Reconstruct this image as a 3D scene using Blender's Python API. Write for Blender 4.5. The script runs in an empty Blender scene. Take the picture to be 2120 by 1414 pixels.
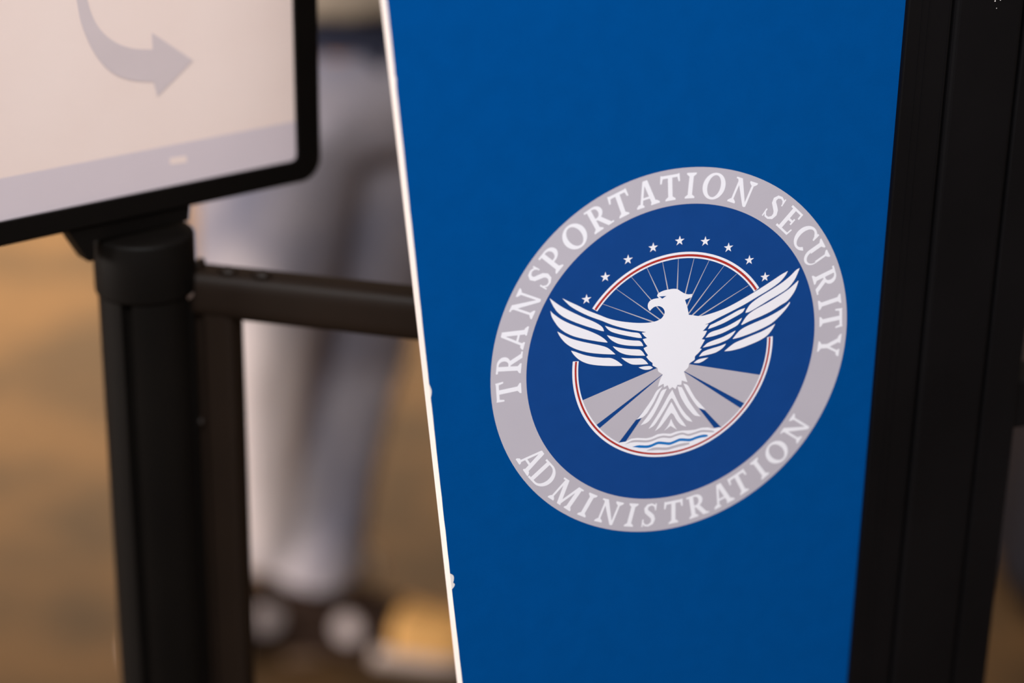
import bpy, bmesh, math, random
from mathutils import Vector, Matrix

random.seed(7)
scene = bpy.context.scene
COL = scene.collection

# ------------------------------------------------------------------ camera
W, H_PX = 2120.0, 1414.0
F_PX = 4428.0
PITCH, ROLL = math.radians(22.142), math.radians(0.983)
CAM = Vector((0.0, 0.0, 1.65))
FW = Vector((0, math.cos(PITCH), -math.sin(PITCH)))
_r = Vector((1, 0, 0)); _u = _r.cross(FW)
RT = math.cos(ROLL) * _r + math.sin(ROLL) * _u
UP = -math.sin(ROLL) * _r + math.cos(ROLL) * _u
cd = bpy.data.cameras.new('camera')
cam = bpy.data.objects.new('camera', cd); COL.objects.link(cam)
M = Matrix((RT, UP, -FW)).transposed().to_4x4(); M.translation = CAM
cam.matrix_world = M
cd.sensor_fit = 'HORIZONTAL'; cd.sensor_width = 36.0; cd.lens = F_PX / W * 36.0
cd.clip_start = 0.05; cd.clip_end = 100
cd.dof.use_dof = True; cd.dof.focus_distance = 1.372; cd.dof.aperture_fstop = 1.9
scene.camera = cam

# ------------------------------------------------------------------ light
world = bpy.data.worlds.new('world'); scene.world = world; world.use_nodes = True
world.node_tree.nodes['Background'].inputs[0].default_value = (1.0, 0.90, 0.82, 1)
world.node_tree.nodes['Background'].inputs[1].default_value = 0.18


def area(name, loc, target, sx, sy, power, col, spread=180):
    l = bpy.data.lights.new(name, 'AREA'); l.shape = 'RECTANGLE'; l.size = sx; l.size_y = sy
    l.energy = power; l.color = col; l.spread = math.radians(spread)
    o = bpy.data.objects.new(name, l); COL.objects.link(o); o.location = loc
    o.rotation_euler = (Vector(target) - Vector(loc)).to_track_quat('-Z', 'Y').to_euler()
    return o


area('ceiling_light', (-0.25, -0.8, 3.2), (0.1, 1.3, 1.0), 2.0, 1.2, 127, (0.955, 0.99, 1.03))
area('left_fill_light', (-6.8, 0.7, 1.9), (0.0, 1.4, 1.2), 3.2, 2.0, 470, (1.0, 0.91, 0.86))  # warm area lamp added on the left; the wall has no window
area('ceiling_light', (-1.0, 4.9, 3.3), (-1.0, 4.9, 0.0), 2.0, 1.0, 120, (1.0, 0.88, 0.74), 80)

scene.view_settings.view_transform = 'Standard'; scene.view_settings.look = 'None'
scene.view_settings.gamma = 1.0; scene.view_settings.use_curve_mapping = False
scene.view_settings.exposure = 0.0


# ------------------------------------------------------------------ helpers
def ray(px, py):
    return (px - W / 2) / F_PX * RT - (py - H_PX / 2) / F_PX * UP + FW


def on_z(px, py, z):
    d = ray(px, py); return CAM + d * ((z - CAM.z) / d.z)


def on_plane(px, py, P, n):
    d = ray(px, py); return CAM + d * ((P - CAM).dot(n) / d.dot(n))


def lin(c):
    return tuple(((v / 255) / 12.92 if v / 255 <= 0.04045 else ((v / 255 + 0.055) / 1.055) ** 2.4) for v in c)


MATS = {}


def mat(name, rgb, rough=0.5, spec=0.5, metal=0.0, noise=0.0, scale=20.0, rgb2=None, bump=0.0, bscale=300.0, coat=0.0):
    if name in MATS: return MATS[name]
    m = bpy.data.materials.new(name); m.use_nodes = True
    nt = m.node_tree; b = nt.nodes['Principled BSDF']
    b.inputs['Roughness'].default_value = rough
    b.inputs['Specular IOR Level'].default_value = spec
    b.inputs['Metallic'].default_value = metal
    b.inputs['Coat Weight'].default_value = coat
    c1 = (*lin(rgb), 1); c2 = (*lin(rgb2), 1) if rgb2 else tuple(v * (1 - noise) for v in c1[:3]) + (1,)
    tc = nt.nodes.new('ShaderNodeTexCoord')
    n = nt.nodes.new('ShaderNodeTexNoise'); n.inputs['Scale'].default_value = scale; n.inputs['Detail'].default_value = 4
    nt.links.new(tc.outputs['Object'], n.inputs['Vector'])
    r = nt.nodes.new('ShaderNodeValToRGB')
    r.color_ramp.elements[0].position = 0.35; r.color_ramp.elements[1].position = 0.65
    r.color_ramp.elements[0].color = c2; r.color_ramp.elements[1].color = c1
    nt.links.new(n.outputs['Fac'], r.inputs['Fac']); nt.links.new(r.outputs['Color'], b.inputs['Base Color'])
    if bump:
        n2 = nt.nodes.new('ShaderNodeTexNoise'); n2.inputs['Scale'].default_value = bscale
        nt.links.new(tc.outputs['Object'], n2.inputs['Vector'])
        bp = nt.nodes.new('ShaderNodeBump'); bp.inputs['Strength'].default_value = bump; bp.inputs['Distance'].default_value = 0.002
        nt.links.new(n2.outputs['Fac'], bp.inputs['Height']); nt.links.new(bp.outputs['Normal'], b.inputs['Normal'])
    MATS[name] = m
    return m


BLUE = mat('sign_blue', (0, 72, 138), 0.55, 0.02, noise=0.05, scale=60, bump=0.06, bscale=900)
NAVY = mat('emblem_navy', (18, 66, 134), 0.55, 0.1, noise=0.05, scale=60)
GREY = mat('emblem_grey', (190, 182, 191), 0.5, 0.3, noise=0.03)
WHITE = mat('emblem_white', (244, 240, 246), 0.5, 0.3, noise=0.01)
RED = mat('emblem_red', (178, 48, 42), 0.5, 0.3, noise=0.03)
AQUA = mat('emblem_aqua', (28, 116, 190), 0.5, 0.3, noise=0.03)
CORE = mat('board_core', (237, 227, 222), 0.7, 0.2, noise=0.03, scale=80)
BLACK = mat('black_aluminium', (15, 13, 14), 0.5, 0.12, noise=0.25, scale=9, bump=0.05, bscale=200)
BLACK2 = mat('black_post_paint', (13, 10, 8), 0.55, 0.10, noise=0.2, scale=12)
GATEM = mat('gate_bronze_paint', (29, 20, 14), 0.5, 0.18, noise=0.15, scale=12)
GASKET = mat('black_gasket', (6, 6, 6), 0.8, 0.2)
FRAMEB = mat('black_sign_frame', (9, 7, 6), 0.45, 0.12, noise=0.2)
STEEL = mat('hinge_steel', (186, 170, 164), 0.35, 0.5, metal=0.2, noise=0.1)
SHEET = mat('printed_sheet', (234, 214, 206), 0.4, 0.25, rgb2=(229, 207, 198), scale=6)
BAND = mat('printed_band', (206, 192, 197), 0.35, 0.4, noise=0.04, scale=8)
ARROW = mat('printed_arrow', (203, 188, 189), 0.35, 0.4, noise=0.03)


def obj(name, me_or_bm, m, parent=None):
    if isinstance(me_or_bm, bmesh.types.BMesh):
        me = bpy.data.meshes.new(name); me_or_bm.to_mesh(me); me_or_bm.free()
    else:
        me = me_or_bm
    me.materials.append(m)
    o = bpy.data.objects.new(name, me); COL.objects.link(o)
    if parent:
        o.parent = parent
    return o


def empty(name, mw, label, cat):
    o = bpy.data.objects.new(name, None); COL.objects.link(o); o.matrix_world = mw
    o['label'] = label; o['category'] = cat
    return o


def smooth(o):
    for p in o.data.polygons: p.use_smooth = True
    return o


def bevel(o, w, seg=2):
    md = o.modifiers.new('bevel', 'BEVEL'); md.width = w; md.segments = seg; md.limit_method = 'ANGLE'
    return o


def box(bm, x0, x1, y0, y1, z0, z1):
    v = [bm.verts.new(p) for p in ((x0, y0, z0), (x1, y0, z0), (x1, y1, z0), (x0, y1, z0), (x0, y0, z1), (x1, y0, z1), (x1, y1, z1), (x0, y1, z1))]
    for f in ((3, 2, 1, 0), (4, 5, 6, 7), (0, 1, 5, 4), (1, 2, 6, 5), (2, 3, 7, 6), (3, 0, 4, 7)):
        bm.faces.new([v[i] for i in f])


def loft(bm, rings, cap=True):
    """rings: list of lists of points, same count"""
    R = [[bm.verts.new(p) for p in r] for r in rings]
    n = len(R[0])
    for a, b in zip(R, R[1:]):
        for i in range(n):
            bm.faces.new((a[i], a[(i + 1) % n], b[(i + 1) % n], b[i]))
    if cap:
        bm.faces.new(R[0][::-1]); bm.faces.new(R[-1])


def tube(bm, pts, rad, seg=14, flat=1.0):
    """tapered tube through pts, rad per point"""
    pts = [Vector(p) for p in pts]
    if not isinstance(rad, (list, tuple)): rad = [rad] * len(pts)
    rings = []
    prev = None
    for i, p in enumerate(pts):
        t = (pts[min(i + 1, len(pts) - 1)] - pts[max(i - 1, 0)]).normalized()
        a = Vector((0, 0, 1)) if abs(t.z) < 0.9 else Vector((1, 0, 0))
        if prev is not None: a = prev
        s = (a - t * a.dot(t)).normalized(); prev = s
        q = t.cross(s)
        r = rad[i]
        rings.append([p + s * r * math.cos(2 * math.pi * k / seg) + q * r * flat * math.sin(2 * math.pi * k / seg) for k in range(seg)])
    loft(bm, rings)


def lathe(bm, prof, seg=32, cx=0, cy=0):
    rings = [[Vector((cx + r * math.cos(2 * math.pi * k / seg), cy + r * math.sin(2 * math.pi * k / seg), z)) for k in range(seg)] for r, z in prof]
    loft(bm, rings)


# ------------------------------------------------------------------ floor
fm = bpy.data.materials.new('floor_terrazzo'); fm.use_nodes = True
nt = fm.node_tree; b = nt.nodes['Principled BSDF']; b.inputs['Roughness'].default_value = 0.6; b.inputs['Specular IOR Level'].default_value = 0.15
tc = nt.nodes.new('ShaderNodeTexCoord')
n1 = nt.nodes.new('ShaderNodeTexNoise'); n1.inputs['Scale'].default_value = 3.2; n1.inputs['Detail'].default_value = 3
r1 = nt.nodes.new('ShaderNodeValToRGB')
r1.color_ramp.elements[0].position = 0.40; r1.color_ramp.elements[1].position = 0.60
r1.color_ramp.elements[0].color = (*lin((76, 59, 40)), 1); r1.color_ramp.elements[1].color = (*lin((101, 75, 47)), 1)
n2 = nt.nodes.new('ShaderNodeTexVoronoi'); n2.inputs['Scale'].default_value = 160
r2 = nt.nodes.new('ShaderNodeValToRGB'); r2.color_ramp.elements[0].color = (0.75, 0.75, 0.75, 1); r2.color_ramp.elements[1].color = (1.05, 1.05, 1.05, 1)
mx = nt.nodes.new('ShaderNodeMix'); mx.data_type = 'RGBA'; mx.blend_type = 'MULTIPLY'; mx.inputs[0].default_value = 1
nt.links.new(tc.outputs['Object'], n1.inputs['Vector']); nt.links.new(tc.outputs['Object'], n2.inputs['Vector'])
nt.links.new(n1.outputs['Fac'], r1.inputs['Fac']); nt.links.new(n2.outputs['Distance'], r2.inputs['Fac'])
nt.links.new(r1.outputs['Color'], mx.inputs[6]); nt.links.new(r2.outputs['Color'], mx.inputs[7])
nt.links.new(mx.outputs[2], b.inputs['Base Color'])
bm = bmesh.new(); box(bm, -7, 7, -4, 10, -0.06, 0)
fl = obj('floor', bm, fm); fl['kind'] = 'structure'

# ------------------------------------------------------------------ room shell (open towards the hall behind the camera)
WALLM = mat('wall_paint', (196, 184, 168), 0.8, 0.2, noise=0.04, scale=3)
CEILM = mat('ceiling_paint', (214, 208, 200), 0.85, 0.2, noise=0.03, scale=3)
for nm, d_, m_ in (('wall_back', (-7, 7, 10, 10.1, 0, 3.6), WALLM), ('wall_left', (-7.1, -7, -4, 10, 0, 3.6), WALLM),
                   ('wall_right', (7, 7.1, -4, 10, 0, 3.6), WALLM), ('ceiling', (-7, 7, -4, 10, 3.6, 3.7), CEILM)):
    bm = bmesh.new(); box(bm, *d_); obj(nm, bm, m_)['kind'] = 'structure'

# ------------------------------------------------------------------ blue barrier panel
D = 1.39
YAW = 0.37058
P0 = CAM + ray(1394.9, 734.53).normalized() * D
PN = Vector((math.sin(YAW), -math.cos(YAW), 0))       # towards the camera
PH = Vector((math.cos(YAW), math.sin(YAW), 0))
R_OUT, R_IN = 0.091105 * D, 0.073788 * D
# local frame of the panel: x along the panel, y away from the camera, z up, origin on the floor below the emblem
base = Vector((P0.x, P0.y, 0))
PM = Matrix.Rotation(YAW, 4, 'Z'); PM.translation = base
EZ = P0.z


def pl(px, py, off=0.0):
    """photo pixel -> (x, z) on the panel face"""
    X = on_plane(px, py, P0 + PN * off, PN) - base
    return X.dot(PH), X.z


barrier = empty('security_barrier', PM, 'tall blue barrier panel with round eagle emblem, held by black aluminium post', 'barrier')

# blue board: slanted left edge, thick white core
TOPZ, BOTZ = 2.08, 0.30  # unseen upper height added so the panel shades the person and floor
xa, za = pl(800, 0); xb, zb = pl(957, 1414)
sl = (xb - xa) / (zb - za)
xr = pl(1814, 707)[0] + 0.006
TH = 0.012
xt, xbt = xa + sl * (TOPZ - za), xa + sl * (BOTZ - za)
bm = bmesh.new()
f = [(xt, 0.0004, TOPZ), (xr, 0.0004, TOPZ), (xr, 0.0004, BOTZ), (xbt, 0.0004, BOTZ)]
fv = [bm.verts.new(p) for p in f]; bv = [bm.verts.new((p[0], TH, p[2])) for p in f]
bm.faces.new(fv); bm.faces.new(bv[::-1])
for i in range(4):
    j = (i + 1) % 4; bm.faces.new((fv[j], fv[i], bv[i], bv[j]))
bmesh.ops.recalc_face_normals(bm, faces=bm.faces)
board = obj('board_core', bm, CORE, barrier)
board['label'] = 'white cut edge of the board'
# blue film on the front with a ragged, chipped cut edge
bm = bmesh.new()
L = []
N = 220
chips = [(885, 810, 0.0012, 0.010), (935, 1197, 0.0026, 0.0075), (934, 1212, 0.0022, 0.006), (818, 165, .0004, .006)]
for i in range(N + 1):
    z = TOPZ + (BOTZ - TOPZ) * i / N
    L.append(z)
for px, py, dpt, ln in chips:
    z0 = pl(px, py)[1]
    L += [z0 + ln / 2, z0 + ln / 4, z0, z0 - ln / 4, z0 - ln / 2]
L = sorted(set(L), reverse=True)
lv = []; rv = []
for z in L:
    x = xa + sl * (z - za) + random.uniform(0, 0.00025)
    for px, py, dpt, ln in chips:
        z0 = pl(px, py)[1]; t = abs(z - z0) / (ln / 2)
        if t < 1: x += dpt * (1 - t * t) * random.uniform(.75, 1.1)
    lv.append(bm.verts.new((x, 0, z))); rv.append(bm.verts.new((xr, 0, z)))
for i in range(len(L) - 1):
    bm.faces.new((lv[i], rv[i], rv[i + 1], lv[i + 1]))
bmesh.ops.recalc_face_normals(bm, faces=bm.faces)
film = obj('blue_face', bm, BLUE, barrier)

# stile, post, flange, rail, base
hx = lambda px, py=707: pl(px, py)[0]
s0, s1, s2, s3 = hx(1814), hx(1903), hx(2043), hx(2079, 1073)
bm = bmesh.new(); box(bm, s0, s1 - 0.0012, -0.004, 0.022, 0.02, 2.12)
stile = bevel(obj('stile', bm, BLACK, barrier), 0.0012)
for k in (0.30, 0.45, 0.9):
    x = s0 + (s1 - s0) * k
    bm = bmesh.new(); box(bm, x, x + 0.0007, -0.00435, -0.0038, 0.02, 2.12)
    obj('extrusion_rib', bm, BLACK, stile)
bm = bmesh.new(); box(bm, s1 - 0.0012, s1 + 0.0022, 0.004, 0.02, 0.02, 2.115)
obj('gasket', bm, GASKET, barrier)
bm = bmesh.new(); box(bm, s1 + 0.0022, s2, -0.003, 0.045, 0.02, 2.16)
bevel(obj('post', bm, BLACK, barrier), 0.004, 4)
bm = bmesh.new(); box(bm, s2, s2 + 0.003, 0.006, 0.04, 0.02, 2.15)
obj('gasket', bm, GASKET, barrier)
bm = bmesh.new(); box(bm, s2 + 0.003, s3, 0.0, 0.04, 0.02, 2.15)
bevel(obj('flange', bm, BLACK, barrier), 0.0015)
zr1, zr0 = pl(2112, 793)[1], pl(2103, 893)[1]
bm = bmesh.new(); box(bm, s3, s3 + 0.75, 0.004, 0.036, zr0, zr1)
bevel(obj('rail', bm, BLACK, barrier), 0.002)
bm = bmesh.new(); box(bm, s3 + 0.75, s3 + 0.785, 0.0, 0.04, 0.02, zr1 + 0.1)
bevel(obj('end_post', bm, BLACK, barrier), 0.002)
bm = bmesh.new(); box(bm, xbt - 0.03, s3 + 0.80, -0.10, 0.16, 0, 0.02)
bevel(obj('base_plate', bm, BLACK, barrier), 0.004)
bm = bmesh.new(); box(bm, xt + .01, s0 + .004, 0.0125, 0.026, 2.0, 2.03)
obj('cross_bar', bm, BLACK, barrier)
# white scratches near the top of the post
bm = bmesh.new()
for px, py, r in ((2060, 2, .0005), (2071, 0, .0004), (2063, 17, .0003)):
    x, z = pl(px, py, .003)
    bmesh.ops.create_circle(bm, cap_ends=True, segments=7, radius=r, matrix=Matrix.Translation((x, -0.0031, z)) @ Matrix.Rotation(math.pi / 2, 4, 'X'))
obj('scratch', bm, CORE, barrier)

# ------------------------------------------------------------------ emblem
ez = EZ


def flat(name, polys, layer, m, parent, stag=0):
    """polys: list of polygons of (x,z) in panel coordinates; one mesh"""
    bm = bmesh.new()
    for ip, p in enumerate(polys):
        y = -0.00004 * layer - 0.000001 * ip * stag
        vs = [bm.verts.new((x, y, z)) for x, z in p]
        if len(vs) > 4:
            es = [bm.edges.new((vs[i], vs[(i + 1) % len(vs)])) for i in range(len(vs))]
            bmesh.ops.triangle_fill(bm, use_beauty=True, use_dissolve=False, edges=es, normal=(0, -1, 0))
        else:
            bm.faces.new(vs)
    for fc in bm.faces:
        fc.normal_update()
        if fc.normal.y > 0: fc.normal_flip()
    return obj(name, bm, m, parent)


def annulus(name, r0, r1, a0, a1, cx, cz, layer, m, parent, n=160):
    P = []
    for i in range(n):
        t, u = a0 + (a1 - a0) * i / n, a0 + (a1 - a0) * (i + 1) / n
        P.append([(cx + r0 * math.cos(t), cz + r0 * math.sin(t)), (cx + r1 * math.cos(t), cz + r1 * math.sin(t)),
                  (cx + r1 * math.cos(u), cz + r1 * math.sin(u)), (cx + r0 * math.cos(u), cz + r0 * math.sin(u))])
    return flat(name, P, layer, m, parent)


circ = lambda r, n=160: [(r * math.cos(2 * math.pi * i / n), ez + r * math.sin(2 * math.pi * i / n)) for i in range(n)]
emblem = flat('emblem', [circ(R_IN * 1.005)], 1, NAVY, barrier)
emblem['label'] = 'round emblem with white eagle, stars and lettering'
annulus('lettering_ring', R_IN, R_OUT, 0, 2 * math.pi, 0, ez, 2, GREY, emblem)


def curve(pts, closed=True, sub=4):
    """Catmull-Rom through points (pixels), corners kept where the turn is sharp"""
    n = len(pts); out = []
    V = [Vector(p) for p in pts]

    def sharp(i):
        a = V[i] - V[i - 1]; b = V[(i + 1) % n] - V[i]
        return a.length < 1e-6 or b.length < 1e-6 or a.angle(b) > math.radians(48)
    sh = [sharp(i) for i in range(n)]
    for i in range(n):
        p1, p2 = V[i], V[(i + 1) % n]
        t1 = (p2 - V[i - 1]) * 0.5 if not sh[i] else (p2 - p1)
        t2 = (V[(i + 2) % n] - p1) * 0.5 if not sh[(i + 1) % n] else (p2 - p1)
        L = (p2 - p1).length
        if t1.length > L: t1 *= L / t1.length
        if t2.length > L: t2 *= L / t2.length
        for k in range(sub):
            t = k / sub
            out.append(((2 * t ** 3 - 3 * t ** 2 + 1) * p1 + (t ** 3 - 2 * t * t + t) * t1 + (-2 * t ** 3 + 3 * t * t) * p2 + (t ** 3 - t * t) * t2)[:])
    return out


def Z(ox, oy, s, pts):
    return [(ox + x / s, oy + y / s) for x, y in pts]


def trace(name, pts, layer, m, sm=True):
    if sm: pts = curve(pts)
    return flat(name, [[pl(*p) for p in pts]], layer, m, emblem)


A1 = (1120, 540, 5.893); A2 = (1380, 540, 5.893); A3 = (1170, 740, 6.427); A4 = (1360, 740, 6.427)
A5 = (1180, 470, 6.733); A6 = (1380, 470, 6.735)

# inner ring: fit centre and radius from four edge pixels
ring_px = [(1184.8, 771), (1353.6, 946), (1599.2, 703), (1427.5, 520.8)]
rp = [pl(*p) for p in ring_px]


def circ3(a, b, c):
    ax, ay = a; bx, by = b; cx, cy = c
    d = 2 * (ax * (by - cy) + bx * (cy - ay) + cx * (ay - by))
    ux = ((ax * ax + ay * ay) * (by - cy) + (bx * bx + by * by) * (cy - ay) + (cx * cx + cy * cy) * (ay - by)) / d
    uy = ((ax * ax + ay * ay) * (cx - bx) + (bx * bx + by * by) * (ax - cx) + (cx * cx + cy * cy) * (bx - ax)) / d
    return ux, uy, math.hypot(ax - ux, ay - uy)


cs = [circ3(*[rp[i] for i in t]) for t in ((0, 1, 2), (0, 1, 3), (0, 2, 3), (1, 2, 3))]
RCX = sum(c[0] for c in cs) / 4; RCZ = sum(c[1] for c in cs) / 4; RR = sum(c[2] for c in cs) / 4
print('ring', RCX, RCZ - ez, RR / R_OUT, cs)


def ang(px, py):
    x, z = pl(px, py); return math.atan2(z - RCZ, x - RCX)


mmpx = R_OUT / 376.0
for a0, a1, wo, wr in ((ang(1566, 600), ang(1230, 641), 12.6, 4.6), (ang(1192, 748), ang(1594, 697) + 2 * math.pi, 12.0, 3.9)):
    annulus('emblem_arc', RR - wo * mmpx, RR, a0, a1, RCX, RCZ, 3, WHITE, emblem)
    mid = RR - wo * mmpx * 0.56
    annulus('red_arc', mid - wr * mmpx / 2, mid + wr * mmpx / 2, a0 + .004, a1 - .004, RCX, RCZ, 4, RED, emblem)

# grey fields below the eagle
trace('sunray', Z(*A3, [(1200, 150), (1300, 100), (1400, 150), (1292, 226), (415, 898), (310, 790), (255, 685), (215, 577)]), 2, GREY, False)
trace('sunray', Z(*A3, [(1292, 234), (1400, 300), (1300, 420), (945, 825), (703, 1145), (585, 1065), (450, 948)]), 2.1, GREY, False)
trace('sunray', Z(*A3, [(1240, 420), (1420, 330), (1600, 420), (1790, 690), (1975, 930), (1975, 1060), (1300, 1120), (800, 1140), (812, 1110), (1022, 800)]), 2.2, GREY, False)
trace('sunray', Z(*A4, [(362, 190), (1115, 677), (1055, 755), (975, 840), (862, 936), (640, 705), (480, 640), (300, 400), (250, 300)]), 2.3, GREY, False)
trace('sunray', Z(*A4, [(428, 88), (1390, 235), (1340, 348), (1258, 495), (1170, 614), (362, 182), (300, 130)]), 2.4, GREY, False)
# thin spokes above
for (x0, y0, x1, y1), A in (((455, 1072, 1180, 1330), A5), ((640, 860, 1260, 1295), A5), ((850, 690, 1310, 1225), A5), ((1070, 565, 1240, 930), A5),
                            ((1290, 485, 1367, 890), A5), ((165, 430, 148, 880), A6), ((385, 430, 258, 940), A6), ((595, 462, 280, 1110), A6),
                            ((800, 540, 308, 1205), A6), ((975, 655, 355, 1232), A6), ((1140, 815, 445, 1250), A6)):
    (p, q) = Z(*A, [(x0, y0), (x1, y1)])
    p, q = Vector(p), Vector(q); d = (q - p).normalized(); nn = Vector((-d.y, d.x))
    trace('spoke', [(p + nn * .35)[:], (q + nn * 1.35)[:], (q - nn * 1.35)[:], (p - nn * .35)[:]], 2, GREY, False)

# eagle body: outline read off the photograph, clockwise from the left wing tip
body = Z(*A1, [(258, 455), (340, 495), (450, 545), (560, 600), (700, 655), (830, 705), (960, 735), (1080, 750), (1200, 757), (1320, 752),
               (1400, 735), (1465, 703), (1500, 655), (1507, 615), (1482, 572), (1435, 551), (1380, 562), (1345, 590), (1326, 610), (1305, 575), (1303, 530),
               (1325, 490), (1370, 465), (1437, 452), (1414, 428), (1430, 395), (1500, 361), (1590, 342)])
body += Z(*A6, [(50, 864), (100, 860), (150, 866), (200, 897), (250, 925), (300, 937), (355, 932), (352, 975), (310, 992), (255, 1015), (285, 1105), (308, 1222),
                (360, 1228), (470, 1240), (600, 1210), (760, 1155), (900, 1090), (1080, 990), (1280, 870), (1450, 760), (1600, 660), (1692, 610)])
body += Z(*A2, [(1440, 190), (1370, 265), (1250, 350), (1100, 440), (950, 530), (800, 610), (640, 690), (520, 755), (465, 777), (512, 770), (475, 820),
                (440, 854), (492, 852), (465, 905), (428, 954), (466, 962), (440, 1010), (405, 1067), (428, 1075), (390, 1120), (345, 1165), (340, 1205), (275, 1254)])
body += Z(*A4, [(415, 130), (358, 188), (405, 328), (328, 306), (325, 362), (270, 366), (245, 422), (205, 392), (165, 425), (140, 368), (92, 398), (87, 348), (10, 392)])
body += Z(*A3, [(1260, 300), (1296, 226), (1238, 185), (1228, 140)])
body += Z(*A1, [(1360, 1277), (1360, 1245), (1320, 1215), (1282, 1170), (1305, 1150), (1275, 1110), (1250, 1065), (1297, 1040), (1265, 1000), (1240, 955),
                (1292, 940), (1260, 915), (1228, 876), (1280, 868), (1180, 852), (1050, 830), (880, 785), (740, 730), (600, 680), (470, 620), (360, 555), (300, 500)])
trace('eagle_body', body, 5, WHITE)
trace('eagle_eye', Z(*A5, [(1240, 968), (1342, 959), (1283, 997), (1268, 982)]), 6, NAVY, False)
LF = [
    [(105, 455), (170, 505), (270, 570), (400, 635), (520, 690), (640, 740), (720, 785), (755, 820), (767, 857), (740, 855), (640, 825), (500, 780), (370, 730), (270, 680), (200, 625), (150, 555), (118, 490)],
    [(113, 610), (150, 645), (240, 710), (350, 765), (480, 815), (600, 860), (700, 905), (770, 950), (812, 993), (790, 995), (680, 980), (540, 955), (400, 920), (300, 875), (225, 820), (170, 750), (130, 680)],
    [(198, 860), (260, 895), (360, 945), (480, 980), (620, 1010), (740, 1035), (810, 1060), (870, 1105), (907, 1140), (860, 1140), (740, 1135), (580, 1118), (450, 1085), (350, 1040), (280, 985), (225, 915)],
    [(366, 1094), (420, 1110), (520, 1145), (640, 1170), (760, 1182), (850, 1185), (920, 1215), (992, 1268), (985, 1280), (880, 1282), (750, 1278), (620, 1265), (530, 1240), (450, 1195), (390, 1135)],
    [(778, 790), (860, 815), (980, 845), (1100, 868), (1190, 880), (1215, 905), (1230, 940), (1180, 938), (1080, 920), (960, 895), (860, 865), (810, 830)],
    [(802, 905), (900, 930), (1020, 958), (1120, 970), (1200, 975), (1230, 1000), (1247, 1037), (1160, 1038), (1040, 1030), (940, 1010), (870, 975), (830, 940)],
    [(872, 1040), (960, 1060), (1080, 1075), (1200, 1082), (1235, 1105), (1270, 1156), (1160, 1155), (1050, 1145), (970, 1120), (910, 1080)],
    [(977, 1180), (1060, 1188), (1170, 1188), (1230, 1190), (1270, 1215), (1308, 1258), (1200, 1265), (1110, 1262), (1050, 1235), (1005, 1205)],
    [(1190, 1298), (1260, 1285), (1330, 1283), (1364, 1302), (1330, 1322), (1270, 1328), (1220, 1315)]]
RF = [
    [(1622, 86), (1580, 110), (1500, 190), (1400, 270), (1280, 350), (1150, 430), (1070, 485), (1010, 540), (970, 605), (960, 634), (1010, 620), (1130, 550), (1260, 470), (1380, 400), (1480, 330), (1560, 230), (1610, 120)],
    [(1607, 236), (1560, 280), (1480, 350), (1360, 430), (1230, 510), (1110, 575), (1030, 625), (970, 680), (908, 775), (920, 780), (1020, 730), (1160, 670), (1280, 610), (1390, 540), (1480, 480), (1560, 370), (1600, 270)],
    [(1502, 497), (1440, 560), (1350, 620), (1220, 690), (1080, 750), (960, 805), (890, 850), (840, 905), (803, 953), (880, 935), (1010, 890), (1150, 830), (1280, 760), (1380, 670), (1460, 580), (1500, 520)],
    [(1324, 767), (1260, 805), (1160, 860), (1040, 910), (920, 960), (840, 995), (780, 1035), (702, 1102), (780, 1095), (900, 1065), (1030, 1015), (1140, 965), (1230, 905), (1290, 830)],
    [(957, 573), (880, 600), (780, 655), (670, 715), (570, 765), (530, 785), (503, 832), (580, 805), (700, 755), (810, 695), (890, 650), (930, 620)],
    [(920, 693), (850, 735), (740, 795), (640, 835), (560, 860), (515, 885), (473, 937), (560, 920), (680, 880), (790, 825), (860, 785), (895, 740)],
    [(840, 848), (780, 880), (680, 930), (570, 970), (500, 1000), (470, 1025), (438, 1058), (520, 1040), (640, 1005), (740, 960), (790, 920), (830, 870)],
    [(724, 1008), (640, 1040), (540, 1070), (470, 1095), (430, 1120), (393, 1167), (480, 1150), (590, 1120), (660, 1080), (700, 1045)],
    [(508, 1178), (440, 1188), (380, 1205), (328, 1244), (390, 1245), (440, 1225)]]
for p in LF: trace('wing_feather', Z(*A1, p), 5, WHITE)
for p in RF: trace('wing_feather', Z(*A2, p), 5, WHITE)
TF = [
    Z(*A3, [(1295, 385), (1220, 440), (1150, 560), (1060, 690), (980, 790), (942, 828), (1030, 795), (1080, 750), (1120, 690), (1180, 590), (1240, 470)]),
    Z(*A3, [(1352, 413), (1285, 440), (1240, 530), (1180, 650), (1110, 760), (1050, 840), (1002, 904), (1090, 865), (1150, 800), (1220, 680), (1290, 540)]),
    Z(*A3, [(1424, 428), (1370, 510), (1300, 640), (1230, 760), (1160, 870), (1107, 950), (1180, 905), (1260, 790), (1340, 660), (1395, 560), (1417, 540)]) +
    Z(*A4, [(215, 560), (270, 660), (330, 760), (400, 835), (474, 856), (430, 800), (380, 750), (310, 650), (250, 530)]),
    Z(*A3, [(1413, 590), (1350, 700), (1290, 810), (1240, 900), (1192, 980), (1260, 930), (1330, 840), (1390, 760), (1410, 738)]) +
    Z(*A4, [(220, 760), (260, 830), (320, 895), (390, 920), (350, 860), (300, 790), (240, 680)]),
    Z(*A4, [(188, 815), (215, 880), (267, 962), (180, 910), (92, 978), (150, 900)]),
    Z(*A4, [(273, 385), (330, 395), (370, 470), (420, 570), (480, 660), (540, 740), (584, 784), (500, 770), (430, 700), (370, 620), (310, 510), (285, 430)]),
    Z(*A4, [(350, 343), (410, 370), (450, 440), (510, 540), (580, 620), (645, 690), (560, 670), (490, 590), (420, 480), (370, 390)])]
for p in TF: trace('tail_feather', p, 5, WHITE)
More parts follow.
